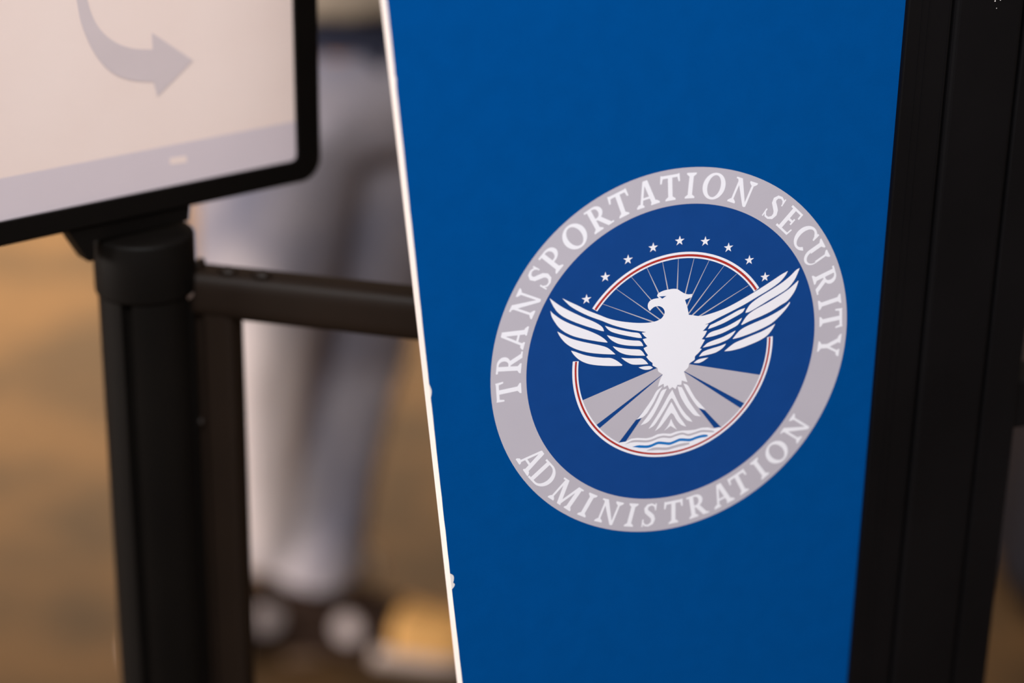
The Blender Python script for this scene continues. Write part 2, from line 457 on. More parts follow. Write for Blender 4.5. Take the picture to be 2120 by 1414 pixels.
# water
w1 = Z(*A3, [(722, 1132), (800, 1120), (880, 1080), (960, 1070), (1080, 1075), (1150, 1060), (1230, 1020), (1300, 1010), (1400, 1015), (1480, 985), (1560, 972)]) + \
    Z(*A4, [(420, 970), (510, 960), (590, 935), (680, 930), (740, 945), (838, 928)])
w1m = w1[:11] + w1[11:]
low = []
for i in range(25):
    a = ang(*w1[-1]) + (ang(*w1[0]) - ang(*w1[-1])) * i / 24
    r = RR - 10 * mmpx
    low.append((RCX + r * math.cos(a), RCZ + r * math.sin(a)))
flat('water', [[pl(*p) for p in w1] + low], 2.6, WHITE, emblem)


def band(name, pts, w, layer, m):
    P = [Vector(p) for p in curve(pts + [pts[-1]], sub=4)][:-4]
    polys = []
    n = len(P)
    for i in range(n - 1):
        ta = min(1, i / 5, (n - 1 - i) / 5); tb = min(1, (i + 1) / 5, (n - 2 - i) / 5)
        polys.append([pl(P[i].x, P[i].y - w / 2 * ta), pl(P[i + 1].x, P[i + 1].y - w / 2 * tb), pl(P[i + 1].x, P[i + 1].y + w / 2 * tb), pl(P[i].x, P[i].y + w / 2 * ta)])
    return flat(name, polys, layer, m, emblem)


band('wave_line', Z(*A3, [(790, 1158), (880, 1120), (960, 1112), (1080, 1116), (1150, 1102), (1240, 1066), (1310, 1052), (1400, 1058), (1480, 1030), (1560, 1012)]) +
     Z(*A4, [(420, 1030), (510, 1005), (590, 980), (680, 980), (760, 985)]), 4.2, 2.8, GREY)
band('wave_line', Z(*A3, [(890, 1190), (960, 1184), (1090, 1187), (1150, 1172), (1240, 1136), (1385, 1146), (1450, 1125), (1530, 1094), (1660, 1097)]) +
     Z(*A4, [(520, 1068), (600, 1046), (675, 1040)]), 5.6, 2.8, AQUA)
band('wave_line', Z(*A3, [(1075, 1242), (1150, 1222), (1221, 1213)]) + Z(*A4, [(130, 1214), (220, 1190), (300, 1168), (430, 1142)]), 5.5, 2.8, GREY)

# stars
for px, py in ((1214, 619.5), (1253, 573.5), (1300, 537.5), (1352, 512.5), (1407, 498.5), (1460, 499.5), (1508, 512.5), (1551, 538.5), (1583.5, 573.5)):
    cx, cz = pl(px, py); r = 10.4 * mmpx
    flat('star', [[(cx + (r if k % 2 == 0 else r * .385) * math.sin(k * math.pi / 5), cz + (r if k % 2 == 0 else r * .385) * math.cos(k * math.pi / 5)) for k in range(10)]], 3, WHITE, emblem)


# ---- serif capitals, cap height 1, baseline 0; each glyph = (width, polygons)
def q(x0, z0, x1, z1): return [(x0, z0), (x1, z0), (x1, z1), (x0, z1)]


def stroke(x0, z0, x1, z1, w):
    """slanted stroke with horizontal cut ends; w = horizontal width"""
    return [(x0 - w / 2, z0), (x0 + w / 2, z0), (x1 + w / 2, z1), (x1 - w / 2, z1)]


SF = 0.075


def ser(x, z, w):      # bracketed serif at baseline (z=0) or top (z=1)
    s = 1 if z == 0 else -1
    return [[(x - w / 2, z), (x + w / 2, z), (x + w / 2, z + s * SF * .8), (x + w * .22, z + s * SF * 2), (x - w * .22, z + s * SF * 2), (x - w / 2, z + s * SF * .8)]]


def bowl(cx, cz, rx, ry, ix, iz, a0, a1, n=22, icx=None):
    out = []
    icx = cx if icx is None else icx
    for i in range(n):
        t, u = math.radians(a0 + (a1 - a0) * i / n), math.radians(a0 + (a1 - a0) * (i + 1) / n)
        out.append([(icx + ix * math.cos(t), cz + iz * math.sin(t)), (cx + rx * math.cos(t), cz + ry * math.sin(t)),
                    (cx + rx * math.cos(u), cz + ry * math.sin(u)), (icx + ix * math.cos(u), cz + iz * math.sin(u))])
    return out


def path(pts, ws):
    V = [Vector(p) for p in pts]; n = len(V); out = []
    def nrm(i):
        d = (V[min(i + 1, n - 1)] - V[max(i - 1, 0)]).normalized(); return Vector((-d.y, d.x))
    for i in range(n - 1):
        a, b = nrm(i) * ws[i] / 2, nrm(i + 1) * ws[i + 1] / 2
        out.append([(V[i] + a)[:], (V[i + 1] + b)[:], (V[i + 1] - b)[:], (V[i] - a)[:]])
    return out


SW = 0.19
G = {}
G['I'] = (.42, [q(.115, 0, .305, 1)] + ser(.21, 0, .42) + ser(.21, 1, .42))
G['T'] = (.86, [q(.335, 0, .525, 1), q(.02, .885, .84, 1), [(0, .70), (.07, .70), (.12, .9), (.12, 1), (.02, 1.02)], [(.86, .70), (.79, .70), (.74, .9), (.74, 1), (.84, 1.02)]] + ser(.43, 0, .44))
G['P'] = (.74, [q(.115, 0, .305, 1)] + ser(.21, 0, .44) + [q(0, .92, .38, 1), q(.28, .41, .40, .50)] + bowl(.38, .705, .36, .295, .17, .205, -90, 90))
G['R'] = (.88, [q(.115, 0, .305, 1)] + ser(.21, 0, .42) + [q(0, .92, .38, 1), q(.28, .44, .40, .53)] + bowl(.38, .72, .33, .28, .15, .19, -90, 90) +
          [stroke(.76, 0, .42, .5, .22), q(.64, 0, .92, .07)])
G['A'] = (.96, [stroke(.17, 0, .44, 1, .105), stroke(.75, 0, .50, 1.02, .2), q(.26, .28, .68, .37)] + ser(.15, 0, .32) + ser(.78, 0, .38))
G['N'] = (1.0, [q(.13, 0, .23, 1), q(.78, 0, .88, 1), [(.03, 1), (.27, 1), (.88, .0), (.80, -.03), (.74, .0)]] + ser(.18, 0, .36) + ser(.83, 1, .36) + [q(0, .93, .22, 1)])
G['O'] = (1.0, bowl(.5, .5, .5, .525, .29, .43, 0, 360, 40))
G['C'] = (.88, bowl(.5, .5, .5, .525, .29, .43, 48, 318, 32) + [[(.76, 1.0), (.84, 1.0), (.86, .68), (.79, .68), (.70, .86)]])
G['D'] = (.98, [q(.115, 0, .305, 1), q(0, .92, .44, 1), q(0, 0, .44, .08)] + bowl(.42, .5, .55, .5, .35, .42, -90, 90, 26))
G['E'] = (.76, [q(.115, 0, .305, 1), q(0, .91, .68, 1), q(0, 0, .70, .09), q(.25, .47, .55, .56), q(.48, .38, .56, .65), [(.61, .74), (.69, .74), (.69, 1), (.60, 1)], [(.64, 0), (.71, 0), (.76, .28), (.69, .28)]])
G['U'] = (.98, [q(.13, .36, .32, 1), q(.72, .36, .82, 1)] + ser(.225, 1, .45) + ser(.77, 1, .36) + bowl(.475, .37, .345, .395, .25, .29, 180, 360, 22, .52))
G['Y'] = (.94, [stroke(.47, .42, .17, 1, .2), stroke(.5, .42, .79, 1, .11), q(.375, 0, .565, .5)] + ser(.47, 0, .46) + ser(.16, 1, .40) + ser(.79, 1, .32))
G['M'] = (1.26, [stroke(.14, 0, .23, 1, .1), stroke(.62, 0, .25, 1, .2), stroke(.60, 0, .98, 1, .12), stroke(1.08, 0, 1.02, 1, .2)] + ser(.15, 0, .32) + ser(1.09, 0, .36) + [q(.06, .93, .3, 1), q(.95, .93, 1.2, 1)])
sp = [(.56, .80), (.50, .91), (.36, .965), (.20, .92), (.125, .79), (.17, .66), (.32, .55), (.46, .44), (.53, .30), (.49, .14), (.34, .045), (.18, .06), (.075, .19)]
G['S'] = (.64, path(sp, [.06, .08, .09, .13, .17, .18, .19, .19, .18, .14, .09, .08, .06]) + [[(.53, 1.0), (.59, 1.0), (.60, .70), (.54, .70)], [(.03, 0), (.09, 0), (.10, .32), (.03, .32)]])

CAP = 0.01215 * D
top = [('T', 1055, 808), ('R', 1058, 752), ('A', 1071, 698), ('N', 1090.5, 630), ('S', 1120, 576), ('P', 1146, 536.5), ('O', 1191, 491), ('R', 1242, 456), ('T', 1284, 422),
       ('A', 1339.5, 408), ('T', 1387.5, 391), ('I', 1429.5, 388), ('O', 1477.6, 388), ('N', 1535.6, 401), ('S', 1600.6, 433), ('E', 1633, 459), ('C', 1664, 493),
       ('U', 1692, 525), ('R', 1705, 581), ('I', 1714, 626), ('T', 1718, 662), ('Y', 1717, 716)]
bot = [('A', 1096, 956), ('D', 1126, 984.5), ('M', 1172.6, 1022.7), ('I', 1216, 1045), ('N', 1260, 1061), ('I', 1307, 1065), ('S', 1344, 1066.5), ('T', 1394, 1056.6),
       ('R', 1443.6, 1046.7), ('A', 1494.6, 1027), ('T', 1530, 997), ('I', 1572.4, 970), ('O', 1607.7, 936), ('N', 1646, 887)]
RM = (R_OUT + R_IN) / 2


def letters(lst, sgn):
    for ch, px, py in lst:
        x, z = pl(px, py); a = math.atan2(z - ez, x)
        w, polys = G[ch]
        up = Vector((math.cos(a), math.sin(a))) * sgn
        rt = Vector((up.y, -up.x))
        c = Vector((math.cos(a) * RM, ez + math.sin(a) * RM))
        flat('letter', [[(c + rt * (gx - w / 2) * CAP * 0.95 + up * (gz - .5) * CAP)[:] for gx, gz in p] for p in polys], 3, WHITE, emblem, 1)


letters(top, 1); letters(bot, -1)

# ------------------------------------------------------------------ stanchion post
def at_depth(px, py, d):
    return CAM + ray(px, py) * d


PD = 1.57
pc = at_depth(308, 700, PD)               # axis of the post
POST_R = 0.0345
ptop = on_plane(308, 478, pc, Vector((0, -1, 0))).z
post = empty('queue_post', Matrix.Translation((pc.x, pc.y, 0)), 'round black queue post standing left of the black gate frame', 'post')
bm = bmesh.new()
view = math.atan2(-pc.y, -pc.x)            # direction from the post to the camera
ring = []
NS = 96
grooves = [view - math.radians(24 + 90 * k) for k in range(4)]
rings = []
for z in (0.012, ptop - 0.012):
    r_ = []
    for k in range(NS):
        t = 2 * math.pi * k / NS
        rr = POST_R
        for g in grooves:
            dd = abs((t - g + math.pi) % (2 * math.pi) - math.pi)
            if dd < math.radians(5.5): rr = POST_R - 0.006
        r_.append(Vector((rr * math.cos(t), rr * math.sin(t), z)))
    rings.append(r_)
loft(bm, rings); obj('shaft', bm, BLACK2, post)
bm = bmesh.new(); lathe(bm, [(POST_R + .0005, ptop - .045), (POST_R + .0022, ptop - .043), (POST_R + .0022, ptop - .002), (POST_R + .001, ptop), (POST_R * .75, ptop + .001), (0.001, ptop + .002)])
smooth(bevel(obj('collar', bm, BLACK2, post), .001))
bm = bmesh.new(); lathe(bm, [(0.056, 0), (0.056, .008), (.053, .011), (.042, .014), (.038, .024), (POST_R, .026)], 48)
smooth(obj('floor_flange', bm, BLACK2, post))

# ------------------------------------------------------------------ sign on the post
SYAW = math.radians(39.0)
sn = Vector((math.sin(SYAW), -math.cos(SYAW), 0)); sh = Vector((math.cos(SYAW), math.sin(SYAW), 0))
SP = Vector((pc.x, pc.y, 0)) + sn * 0.012     # front plane of the sign passes just before the post axis


def sp2(px, py):
    X = on_plane(px, py, SP, sn) - Vector((pc.x, pc.y, 0)); return X.dot(sh), X.z


SM = Matrix.Rotation(SYAW, 4, 'Z'); SM.translation = Vector((pc.x, pc.y, ptop))
sign = empty('directional_sign', SM, 'white directional sign with grey curved arrow in black rounded frame on post', 'sign')
FY = -0.012                                    # local y of the front plane
xo, _ = sp2(663, 150); _, zo = sp2(320, 444)
xi, _ = sp2(613, 150); _, zi = sp2(300, 399)
zo2 = sp2(560, 391)[1]; print('sign bottom z', zo, zo2, 'inner', zi, sp2(0, 462)[1], sp2(590, 338)[1])
zo -= ptop; zi -= ptop
SW_, SH_ = 0.46, 0.32
xl, zt = xo - SW_, zo + SH_
fw_ = xo - xi; fb_ = zi - zo
RC = 0.017


def rrect(x0, x1, z0, z1, r, n=8):
    P = []
    for cx, cz, a in ((x1 - r, z0 + r, -90), (x1 - r, z1 - r, 0), (x0 + r, z1 - r, 90), (x0 + r, z0 + r, 180)):
        for i in range(n + 1):
            t = math.radians(a + 90 * i / n); P.append((cx + r * math.cos(t), cz + r * math.sin(t)))
    return P


bm = bmesh.new()
o_ = rrect(xl, xo, zo, zt, RC); i_ = rrect(xl + fw_, xi, zi, zt - fb_, 0.004)
loops = []
for pts, y in ((o_, FY + .016), (o_, FY + .002), (rrect(xl + .002, xo - .002, zo + .002, zt - .002, RC), FY), (i_, FY), (i_, FY + .006)):
    loops.append([bm.verts.new((x, y, z)) for x, z in pts])
for a, b_ in zip(loops, loops[1:]):
    for i in range(len(a)):
        j = (i + 1) % len(a); bm.faces.new((a[i], a[j], b_[j], b_[i]))
bm.faces.new(loops[0])
bmesh.ops.recalc_face_normals(bm, faces=bm.faces)
obj('frame', bm, FRAMEB, sign)


def sflat(name, pts, y, m, parent):
    bm = bmesh.new(); vs = [bm.verts.new((x, y, z)) for x, z in pts]
    es = [bm.edges.new((vs[i], vs[(i + 1) % len(vs)])) for i in range(len(vs))]
    bmesh.ops.triangle_fill(bm, use_beauty=True, use_dissolve=False, edges=es, normal=(0, -1, 0))
    for fc in bm.faces:
        fc.normal_update()
        if fc.normal.y > 0: fc.normal_flip()
    return obj(name, bm, m, parent)


bm = bmesh.new(); box(bm, xl + fw_ - .003, xi + .003, FY + .003, FY + .0055, zi - .003, zt - fb_ + .003)
sheet = obj('printed_sheet', bm, SHEET, sign)
zb_ = sp2(300, 314)[1] - ptop
sflat('grey_band', [(xl + fw_ - .002, zi - .002), (xi + .002, zi - .002), (xi + .002, zb_), (xl + fw_ - .002, zb_)], FY + .0028, BAND, sheet)
ar = [(158, -60), (159, -25), (163, 5), (172, 50), (190, 95), (212, 130), (240, 155), (275, 168), (322, 172), (330, 202), (404, 127), (318, 69), (320, 104), (280, 102), (248, 92), (220, 72), (200, 45), (187, 10), (180, -25), (178, -60)]
sflat('arrow', [(sp2(*p)[0], sp2(*p)[1] - ptop) for p in curve(ar)], FY + .0026, ARROW, sheet)
dash = [(355, 329), (390, 324), (391, 338), (356, 343)]
sflat('band_mark', [(sp2(*p)[0], sp2(*p)[1] - ptop) for p in dash], FY + .0026, SHEET, sheet)
# bracket under the sign
bm = bmesh.new()
xs = [sp2(x, 500)[0] for x in (150, 408)]
prof = [(sp2(140, 480)[0], zo + .004), (sp2(165, 508)[0], zo - .012), (sp2(188, 526)[0], zo - .026), (sp2(200, 526)[0], zo - .026), (sp2(200, 500)[0], .0035), (sp2(398, 470)[0], .0035), (sp2(402, 440)[0], zo + .004)]
fr = [bm.verts.new((x, -0.008, z)) for x, z in prof]; bk = [bm.verts.new((x, 0.008, z)) for x, z in prof]
bm.faces.new(fr); bm.faces.new(bk[::-1])
for i in range(len(prof)):
    j = (i + 1) % len(prof); bm.faces.new((fr[i], fr[j], bk[j], bk[i]))
bmesh.ops.recalc_face_normals(bm, faces=bm.faces)
obj('bracket', bm, FRAMEB, sign)

# ------------------------------------------------------------------ gate frame next to the post
gp = at_depth(462, 700, 1.575)            # centre line of the upright tube
GW = 0.0255                               # tube size
zg = on_plane(462, 556, gp, Vector((0, -1, 0))).z     # top of the top rail
e1 = on_z(855, 597, zg); e0 = on_z(440, 553, zg)
gd = (e1 - e0); gd.z = 0; gd.normalize()
gy = math.atan2(gd.y, gd.x)
print('gate yaw', math.degrees(gy), 'zg', zg, 'post top', ptop)
GM = Matrix.Rotation(gy, 4, 'Z'); GM.translation = Vector((gp.x, gp.y, 0))
gate = empty('swing_gate', GM, 'dark metal tube gate frame hinged beside the round black post', 'gate')
GL = 0.36; RH = 0.036
def gbox(name, x0, x1, z0, z1, w=GW, bv=.006, parent=None, m=GATEM):
    bm = bmesh.new(); box(bm, x0, x1, -w / 2, w / 2, z0, z1)
    return bevel(obj(name, bm, m, parent or gate), bv, 4)
gbox('upright', -GW / 2, GW / 2, 0.10, zg - .004)
gbox('upright', GL - GW / 2, GL + GW / 2, 0.10, zg - .004)
bm = bmesh.new()
loft(bm, [[Vector((x, y_, zg - RH / 2 + z_)) for y_, z_ in
           [(.015 * math.copysign(abs(math.cos(t)) ** .55, math.cos(t)), RH / 2 * math.copysign(abs(math.sin(t)) ** .55, math.sin(t))) for t in [2 * math.pi * k / 40 for k in range(40)]]]
          for x in (-GW / 2 - .005, GL + GW / 2)])
obj('top_rail', bm, GATEM, gate)
gbox('hinge_strip', -GW / 2 - .006, -GW / 2 - .0005, 0.14, zg - .034, w=.014, bv=.001)
gbox('bottom_rail', -GW / 2, GL + GW / 2, 0.10, 0.13)
for zz in (zg - .007, on_plane(410, 870, gp, Vector((0, -1, 0))).z):
    h_ = gbox('hinge', -GW / 2 - .0065, -GW / 2 - .0005, zz - .012, zz + .012, w=.012, bv=.002)
    up_ = zz > zg - .02
    bm = bmesh.new(); bmesh.ops.create_uvsphere(bm, u_segments=12, v_segments=8, radius=.0055 if up_ else .004, matrix=Matrix.Translation((-GW / 2 - (.008 if up_ else .0045), -.016 if up_ else -.0075, zz - (.008 if up_ else 0))))
    smooth(obj('screw', bm, STEEL if up_ else GATEM, h_))
hp = gbox('hinge_plate', -GW / 2 - .0062, -GW / 2 - .001, zz - .05, zz + .012, w=.008, bv=.001)
for x in (.008, .034):
    bm = bmesh.new(); bmesh.ops.create_uvsphere(bm, u_segments=12, v_segments=8, radius=.006, matrix=Matrix.Translation((x, -.006, zg + .0005)) @ Matrix.Diagonal((1.3, 1, .7, 1)))
    smooth(obj('rail_clip', bm, GATEM, gate))

# ------------------------------------------------------------------ suitcase at the right
NAVYC = mat('suitcase_shell', (22, 24, 34), 0.5, 0.4, noise=0.2, scale=8)
NAVYP = mat('suitcase_pocket', (58, 56, 84), 0.6, 0.3, noise=0.2, scale=8)
sc = on_z(2072, 1296, 0.0)
SCM = Matrix.Rotation(math.radians(8), 4, 'Z'); SCM.translation = Vector((sc.x + 0.20, sc.y + 0.12, 0))
case = empty('suitcase', SCM, 'dark navy upright suitcase on the floor behind the right black post', 'suitcase')
bm = bmesh.new(); box(bm, -.19, .19, -.11, .11, .035, .56); bevel(obj('shell', bm, NAVYC, case), .035, 5)
bm = bmesh.new(); box(bm, -.14, .14, -.128, -.105, .08, .40); bevel(obj('front_pocket', bm, NAVYP, case), .01, 3)
bm = bmesh.new(); tube(bm, [(-.08, .06, .54), (-.08, .06, .84), (-.06, .06, .86), (.06, .06, .86), (.08, .06, .84), (.08, .06, .54)], .008); smooth(obj('pull_handle', bm, GASKET, case))
for x in (-.15, .15):
    for y in (-.07, .07):
        bm = bmesh.new(); tube(bm, [(x - .011, y, .022), (x + .011, y, .022)], .022, 18); obj('wheel', bm, GASKET, case)

# ------------------------------------------------------------------ walking person behind the gate
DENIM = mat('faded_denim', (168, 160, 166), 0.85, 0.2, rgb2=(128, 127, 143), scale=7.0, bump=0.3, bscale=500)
DENIMD = mat('dark_denim_band', (48, 50, 66), 0.85, 0.2, noise=0.2)
KNIT = mat('taupe_knit', (168, 152, 134), 0.9, 0.1, noise=0.2, scale=14, bump=0.4, bscale=160)
SKIN = mat('skin', (196, 150, 124), 0.5, 0.4, noise=0.05)
HAIR = mat('dark_hair', (44, 33, 27), 0.5, 0.4, noise=0.3, scale=40)
SHOED = mat('brown_suede', (54, 38, 29), 0.85, 0.2, noise=0.25, scale=14)
SHOET = mat('tan_suede', (250, 192, 118), 0.75, 0.2, noise=0.12, scale=14)
SOLE = mat('off_white_rubber', (205, 186, 176), 0.6, 0.3, noise=0.06)
PATCH = mat('white_leather', (196, 182, 180), 0.5, 0.3, noise=0.03)
LIN = mat('denim_lining', (206, 178, 148), 0.85, 0.2, noise=0.1)

SHOE_TOE = on_z(905, 1368, 0.0); SHOE_HEEL = on_z(610, 1326, 0.0)
sd = (SHOE_TOE - SHOE_HEEL); sd.z = 0
print('shoe length', sd.length, math.degrees(math.atan2(sd.y, sd.x)), SHOE_HEEL)
syaw = math.atan2(sd.y, sd.x)
LF_HEEL = on_z(668, 1300, 0.0)
PX, PY = SHOE_HEEL.x - 0.02, SHOE_HEEL.y + 0.10
person = empty('person', Matrix.Translation((PX, PY, 0)), 'person in faded wide jeans and taupe top standing behind the gate', 'person')


def loc(v): return Vector((v[0] - PX, v[1] - PY, v[2] if len(v) > 2 else 0))


def wp(px, py, dy=0.0):
    """pixel -> person-local point in the vertical plane through the person, shifted dy back"""
    X = on_plane(px, py, Vector((PX, PY + dy, 0)), Vector((0, -1, 0))); return Vector((X.x - PX, dy, X.z))


def ellring(c, rx, ry, n=24, rot=0.0, fold=0.0, ph=0.0):
    out = []
    for k in range(n):
        t = 2 * math.pi * k / n
        f_ = 1 + fold * math.sin(5 * t + ph)
        x, y = rx * f_ * math.cos(t), ry * f_ * math.sin(t)
        out.append(Vector((c[0] + x * math.cos(rot) - y * math.sin(rot), c[1] + x * math.sin(rot) + y * math.cos(rot), c[2])))
    return out


def remesh(o, v, sm=6):
    md = o.modifiers.new('remesh', 'REMESH'); md.mode = 'VOXEL'; md.voxel_size = v; md.use_smooth_shade = True
    s = o.modifiers.new('smooth', 'SMOOTH'); s.iterations = sm; s.factor = 0.5
    return o


# joints (person-local); the person walks to the right of the picture
CX = wp(690, 150, 0).x
hipA, hipB = wp(585, 240, -.05), wp(775, 240, .07)
kneeA = wp(542, 720, -.06); kneeB = wp(730, 740, .10)
ankA = loc(LF_HEEL) + Vector((-.088, -.01, .125)); ankB = loc(SHOE_HEEL) + Vector((.042, .0, .115))
waist = Vector((0, 0, .955))
print('knees', kneeA, kneeB, 'ank', ankA, ankB, wp(720, 70), wp(850, 300))


def leg_rings(h, k, a, s, fold):
    prof = [(0, .118, .11), (.12, .116, .108), (.3, .104, .10), (.5, .078, .085), (.62, .066, .074), (.78, .058, .066), (.92, .057, .068), (1.0, .062, .072)]
    R_ = []
    for t, rx, ry in prof:
        if t < .5: c = h.lerp(k, t / .5)
        else: c = k.lerp(a, (t - .5) / .5)
        R_.append(ellring(c, rx * s, ry * s, fold=fold * (0.4 + t), ph=t * 7))
    return R_


bm = bmesh.new()
loft(bm, [ellring((CX, .01, .76), .165, .11), ellring((CX, .01, .84), .20, .135), ellring((CX, .01, .90), .19, .13), ellring((CX, .01, .955), .17, .118)])
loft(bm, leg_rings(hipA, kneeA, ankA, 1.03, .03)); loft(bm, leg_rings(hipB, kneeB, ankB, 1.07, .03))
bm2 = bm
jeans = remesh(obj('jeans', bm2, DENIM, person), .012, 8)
# side light painted into the denim: pale oval over one knee and shin
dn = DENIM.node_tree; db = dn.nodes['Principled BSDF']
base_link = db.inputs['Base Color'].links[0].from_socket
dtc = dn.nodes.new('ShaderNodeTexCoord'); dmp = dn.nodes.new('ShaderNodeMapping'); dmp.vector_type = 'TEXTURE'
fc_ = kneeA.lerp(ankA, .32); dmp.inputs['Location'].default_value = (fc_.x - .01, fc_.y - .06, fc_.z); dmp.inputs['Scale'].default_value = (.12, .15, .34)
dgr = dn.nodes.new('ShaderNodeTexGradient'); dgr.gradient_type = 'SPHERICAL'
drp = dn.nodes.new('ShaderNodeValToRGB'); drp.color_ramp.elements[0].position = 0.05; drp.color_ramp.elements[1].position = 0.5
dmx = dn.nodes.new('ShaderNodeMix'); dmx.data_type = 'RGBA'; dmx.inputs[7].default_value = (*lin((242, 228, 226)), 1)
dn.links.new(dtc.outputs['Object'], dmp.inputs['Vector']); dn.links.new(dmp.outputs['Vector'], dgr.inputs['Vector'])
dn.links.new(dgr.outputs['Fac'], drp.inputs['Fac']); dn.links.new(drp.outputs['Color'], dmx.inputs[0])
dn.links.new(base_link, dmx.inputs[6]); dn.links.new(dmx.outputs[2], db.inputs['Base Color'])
jeans['label'] = 'faded grey-blue wide jeans'
# dark waistband, pocket and outer seam
bm = bmesh.new(); loft(bm, [ellring((CX, .01, .918), .188, .134, 40), ellring((CX, .01, .985), .178, .128, 40)], cap=False)
smooth(obj('waistband', bm, DENIMD, jeans))
seam = [wp(770, 95, -.12), wp(785, 170, -.125), wp(800, 250, -.125)]
bm = bmesh.new(); tube(bm, [wp(775, 85, -.10), wp(778, 120, -.105), wp(790, 175, -.10)], [.024, .018, .006], 10, .5)
smooth(obj('pocket', bm, DENIMD, jeans))
# turned-out pale lining at the hem
bm = bmesh.new()
tube(bm, [wp(715, 1120, -.05), wp(752, 1150, -.06), wp(768, 1195, -.05), wp(758, 1225, -.03)], [.012, .020, .020, .008], 12, .8)
smooth(obj('hem_lining', bm, LIN, jeans))

TURN = Matrix.Translation((CX, 0.01, 0)) @ Matrix.Rotation(-math.pi / 2, 4, 'Z')
def turn(bm): bmesh.ops.transform(bm, matrix=TURN, verts=bm.verts)
# top: torso and bent arms
shA, shB = Vector((-.01, .19, 1.36)), Vector((-.01, -.17, 1.36))
elA, elB = Vector((.0, .25, 1.10)), Vector((.02, -.22, 1.10))
wrA, wrB = Vector((.22, .13, 1.20)), Vector((.24, -.10, 1.20))
bm = bmesh.new()
loft(bm, [ellring((0, .01, .972), .172, .172), ellring((0, .01, 1.01), .17, .172), ellring((0, .01, 1.12), .135, .155), ellring((.0, .01, 1.27), .135, .175), ellring((-.01, .01, 1.37), .11, .19), ellring((-.01, .01, 1.43), .06, .10), ellring((0, .01, 1.45), .055, .06)])
for s, e, w in ((shA, elA, wrA), (shB, elB, wrB)):
    tube(bm, [s + Vector((0, -.09 * (1 if s.y > 0 else -1), .045)), s + Vector((0, -.03 * (1 if s.y > 0 else -1), .02)), s + Vector((0, .01 * (1 if s.y > 0 else -1), -.04)), s.lerp(e, .6), e, e.lerp(w, .5), w], [.035, .058, .062, .054, .05, .045, .038])
turn(bm)
remesh(obj('knit_top', bm, KNIT, person), .012, 6)

# body: one continuous skin surface
bm = bmesh.new()
loft(bm, [ellring((0, .01, .80), .12, .10), ellring((0, .01, .95), .13, .115), ellring((0, .01, 1.12), .105, .125), ellring((0, .01, 1.36), .09, .16), ellring((-.01, .01, 1.44), .05, .06), ellring((.01, .01, 1.50), .048, .05), ellring((.02, .01, 1.53), .05, .05)])
for s, e, w in ((shA, elA, wrA), (shB, elB, wrB)):
    d = (w - e).normalized()
    tube(bm, [s, e, w, w + d * .03], [.045, .036, .026, .026])
    side = Vector((0, 0, 1))
    palm = w + d * .07
    tube(bm, [w, w + d * .03, w + d * .09], [.024, .034, .036], 12, .5)
    for i, (ln, off) in enumerate(((.068, .028), (.076, .010), (.07, -.009), (.056, -.027))):
        b0 = w + d * .085 + side * off
        tube(bm, [b0, b0 + d * ln * .45 + Vector((0, 0, -.004)), b0 + d * ln * .75 + Vector((-.01, 0, -.016)), b0 + d * ln * .85 + Vector((-.022, 0, -.028))], [.0095, .009, .0085, .007], 10)
    b0 = w + d * .035 + side * .03
    tube(bm, [b0, b0 + d * .03 + side * .022, b0 + d * .06 + side * .028], [.012, .010, .008], 10)
hc = Vector((.035, .01, 1.63))
loft(bm, [ellring(hc + Vector((.02, 0, -.115)), .03, .03), ellring(hc + Vector((.015, 0, -.10)), .06, .048), ellring(hc + Vector((.005, 0, -.06)), .085, .064), ellring(hc, .098, .075), ellring(hc + Vector((-.005, 0, .06)), .092, .070), ellring(hc + Vector((-.01, 0, .10)), .06, .048), ellring(hc + Vector((-.01, 0, .115)), .02, .02)])
tube(bm, [hc + Vector((.09, 0, .012)), hc + Vector((.105, 0, -.015)), hc + Vector((.112, 0, -.03)), hc + Vector((.09, 0, -.04))], [.008, .011, .014, .010], 10)
for s in (-1, 1):
    tube(bm, [hc + Vector((-.012, s * .072, .015)), hc + Vector((-.02, s * .083, 0)), hc + Vector((-.012, s * .076, -.025))], [.014, .018, .012], 10, .5)
tube(bm, [hc + Vector((.083, -.022, -.066)), hc + Vector((.094, 0, -.064)), hc + Vector((.083, .022, -.066))], [.005, .008, .005], 10)
turn(bm)
for h, k, a in ((hipA, kneeA, ankA), (hipB, kneeB, ankB)):
    tube(bm, [h, k, k.lerp(a, .4), a], [.075, .052, .05, .034])
remesh(obj('body', bm, SKIN, person), .0065, 2)
EYE = mat('eye_dark', (30, 24, 22), .2, .5)
for s in (-1, 1):
    bm = bmesh.new(); bmesh.ops.create_uvsphere(bm, u_segments=12, v_segments=8, radius=.010, matrix=TURN @ Matrix.Translation(hc + Vector((.086, s * .028, .008))))
    smooth(obj('eye', bm, EYE, person))
bm = bmesh.new()
loft(bm, [ellring(hc + Vector((-.045, 0, -.10)), .05, .062), ellring(hc + Vector((-.04, 0, -.03)), .075, .08), ellring(hc + Vector((-.025, 0, .04)), .10, .084), ellring(hc + Vector((-.018, 0, .09)), .085, .066), ellring(hc + Vector((-.012, 0, .125)), .04, .035)])
turn(bm)
remesh(obj('hair', bm, HAIR, person), .009, 4)


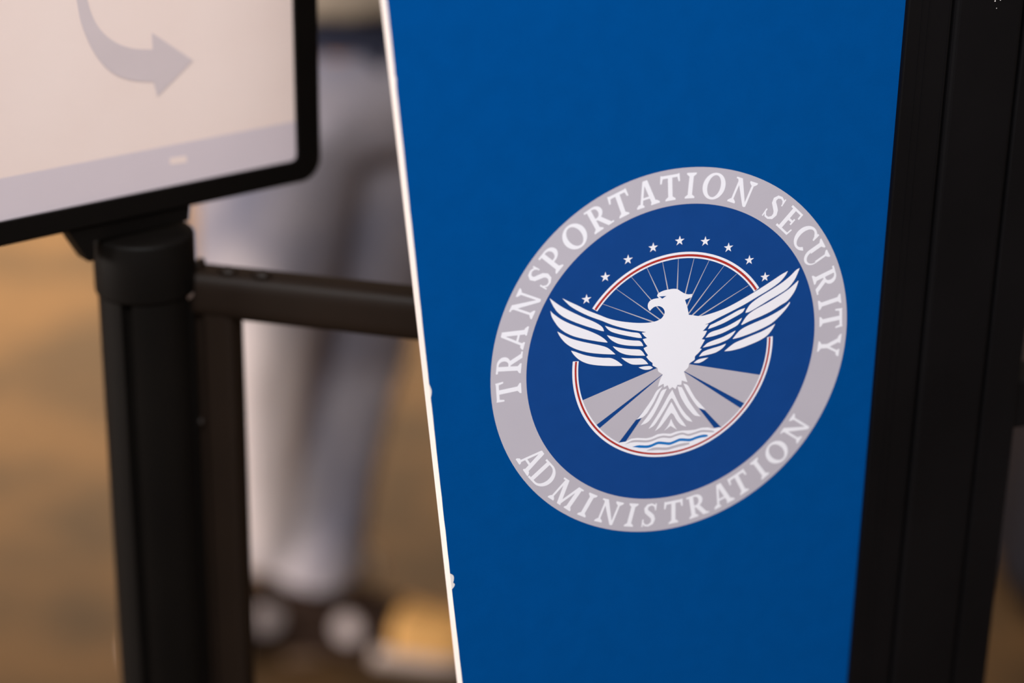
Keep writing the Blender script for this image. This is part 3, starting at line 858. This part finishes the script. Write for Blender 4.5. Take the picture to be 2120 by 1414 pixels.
def shoe(heel, yaw, parent, label):
    """sneaker: heel at origin, toe towards +x"""
    Ls = .30
    T = Matrix.Translation(loc(heel)) @ Matrix.Rotation(yaw, 4, 'Z')
    def sect(x): # half width along the length
        t = x / Ls
        return (.034 + .014 * math.sin(min(1, t * 1.15) * math.pi * .75)) * (1 if t < .8 else max(.12, math.sqrt(max(0, 1 - ((t - .8) / .2) ** 2))) * 1.0) * (1 if t > .06 else .75)
    def hgt(x):
        t = x / Ls
        return .102 - .02 * t if t < .3 else .096 - .024 * ((t - .3) / .4) if t < .7 else .072 - .03 * ((t - .7) / .3) ** 2
    xs = [0, .006, .02, .06, .10, .14, .18, .21, .24, .265, .285, .297, .30]
    def ring_at(x, z0, z1, g):
        w = sect(x) + g
        pts = []
        for k in range(16):
            t = 2 * math.pi * k / 16
            yy, zz = math.cos(t), math.sin(t)
            pts.append(T @ Vector((x, w * math.copysign(abs(yy) ** .7, yy), (z0 + z1) / 2 + (z1 - z0) / 2 * math.copysign(abs(zz) ** .7, zz))))
        return pts
    def seg(name, x0, x1, m, z0=.02, zf=hgt, g=0.0):
        X = [x0] + [x for x in xs if x0 < x < x1] + [x1]
        bm = bmesh.new(); loft(bm, [ring_at(x, z0, zf(x), g) for x in X])
        return smooth(obj(name, bm, m, sh_))
    bm = bmesh.new(); loft(bm, [ring_at(x, 0, .03 + .006 * (x / Ls), .005) for x in xs])
    sh_ = smooth(obj('shoe', bm, SHOED, parent)); sh_['label'] = label
    bm = bmesh.new(); loft(bm, [ring_at(x, 0.001, .034 + .006 * (x / Ls), .0065) for x in [.14, .16, .18, .21, .24, .265, .285, .297, .301]])
    smooth(obj('toe_sole', bm, SOLE, sh_))
    seg('heel_counter', .001, .055, SHOED, g=.001)
    seg('upper', .045, .18, SHOED)
    seg('toe_cap', .168, .299, SHOET, g=.003, zf=lambda x: hgt(x) + .002)
    for sy in (-1, 1):
        bm = bmesh.new()
        bmesh.ops.create_cone(bm, cap_ends=True, segments=20, radius1=.023, radius2=.021, depth=.007, matrix=Matrix.Rotation(sy * -math.pi / 2, 4, 'X'))
        bmesh.ops.transform(bm, matrix=T @ Matrix.Translation((.10, sy * .045, .060)) @ Matrix.Rotation(sy * math.radians(12), 4, 'X'), verts=bm.verts)
        bevel(obj('side_patch', bm, PATCH, sh_), .002, 2)
    for i in range(4):
        x = .105 + i * .018
        bm = bmesh.new(); tube(bm, [T @ Vector((x, -.026, hgt(x) - .006)), T @ Vector((x, 0, hgt(x) + .004)), T @ Vector((x, .026, hgt(x) - .006))], .003, 8)
        smooth(obj('lace', bm, SHOED, sh_))
    return sh_


shoe(SHOE_HEEL, syaw, person, 'brown and tan sneaker with pale sole')
shoe(LF_HEEL, math.radians(204), person, 'sneaker half hidden behind the gate upright')

# ------------------------------------------------------------------ pale strip on the floor
TAPE = mat('floor_tape', (150, 122, 102), .5, .4, noise=.2)
a, c = on_z(590, 1366, 0), on_z(664, 1357, 0)
d = (c - a).normalized(); nn = Vector((-d.y, d.x, 0))
bm = bmesh.new()
v = [bm.verts.new(p) for p in (a - nn * .012 + Vector((0, 0, .0004)), c - nn * .012 + Vector((0, 0, .0004)), c + nn * .012 + Vector((0, 0, .0004)), a + nn * .012 + Vector((0, 0, .0004)))]
bm.faces.new(v)
r_ = bmesh.ops.extrude_face_region(bm, geom=list(bm.faces)); bmesh.ops.translate(bm, vec=(0, 0, .0006), verts=[x for x in r_['geom'] if isinstance(x, bmesh.types.BMVert)])
bmesh.ops.recalc_face_normals(bm, faces=bm.faces)
t_ = obj('floor_tape', bm, TAPE); t_['label'] = 'short pale strip of tape on the floor in front of the sneaker'; t_['category'] = 'tape'
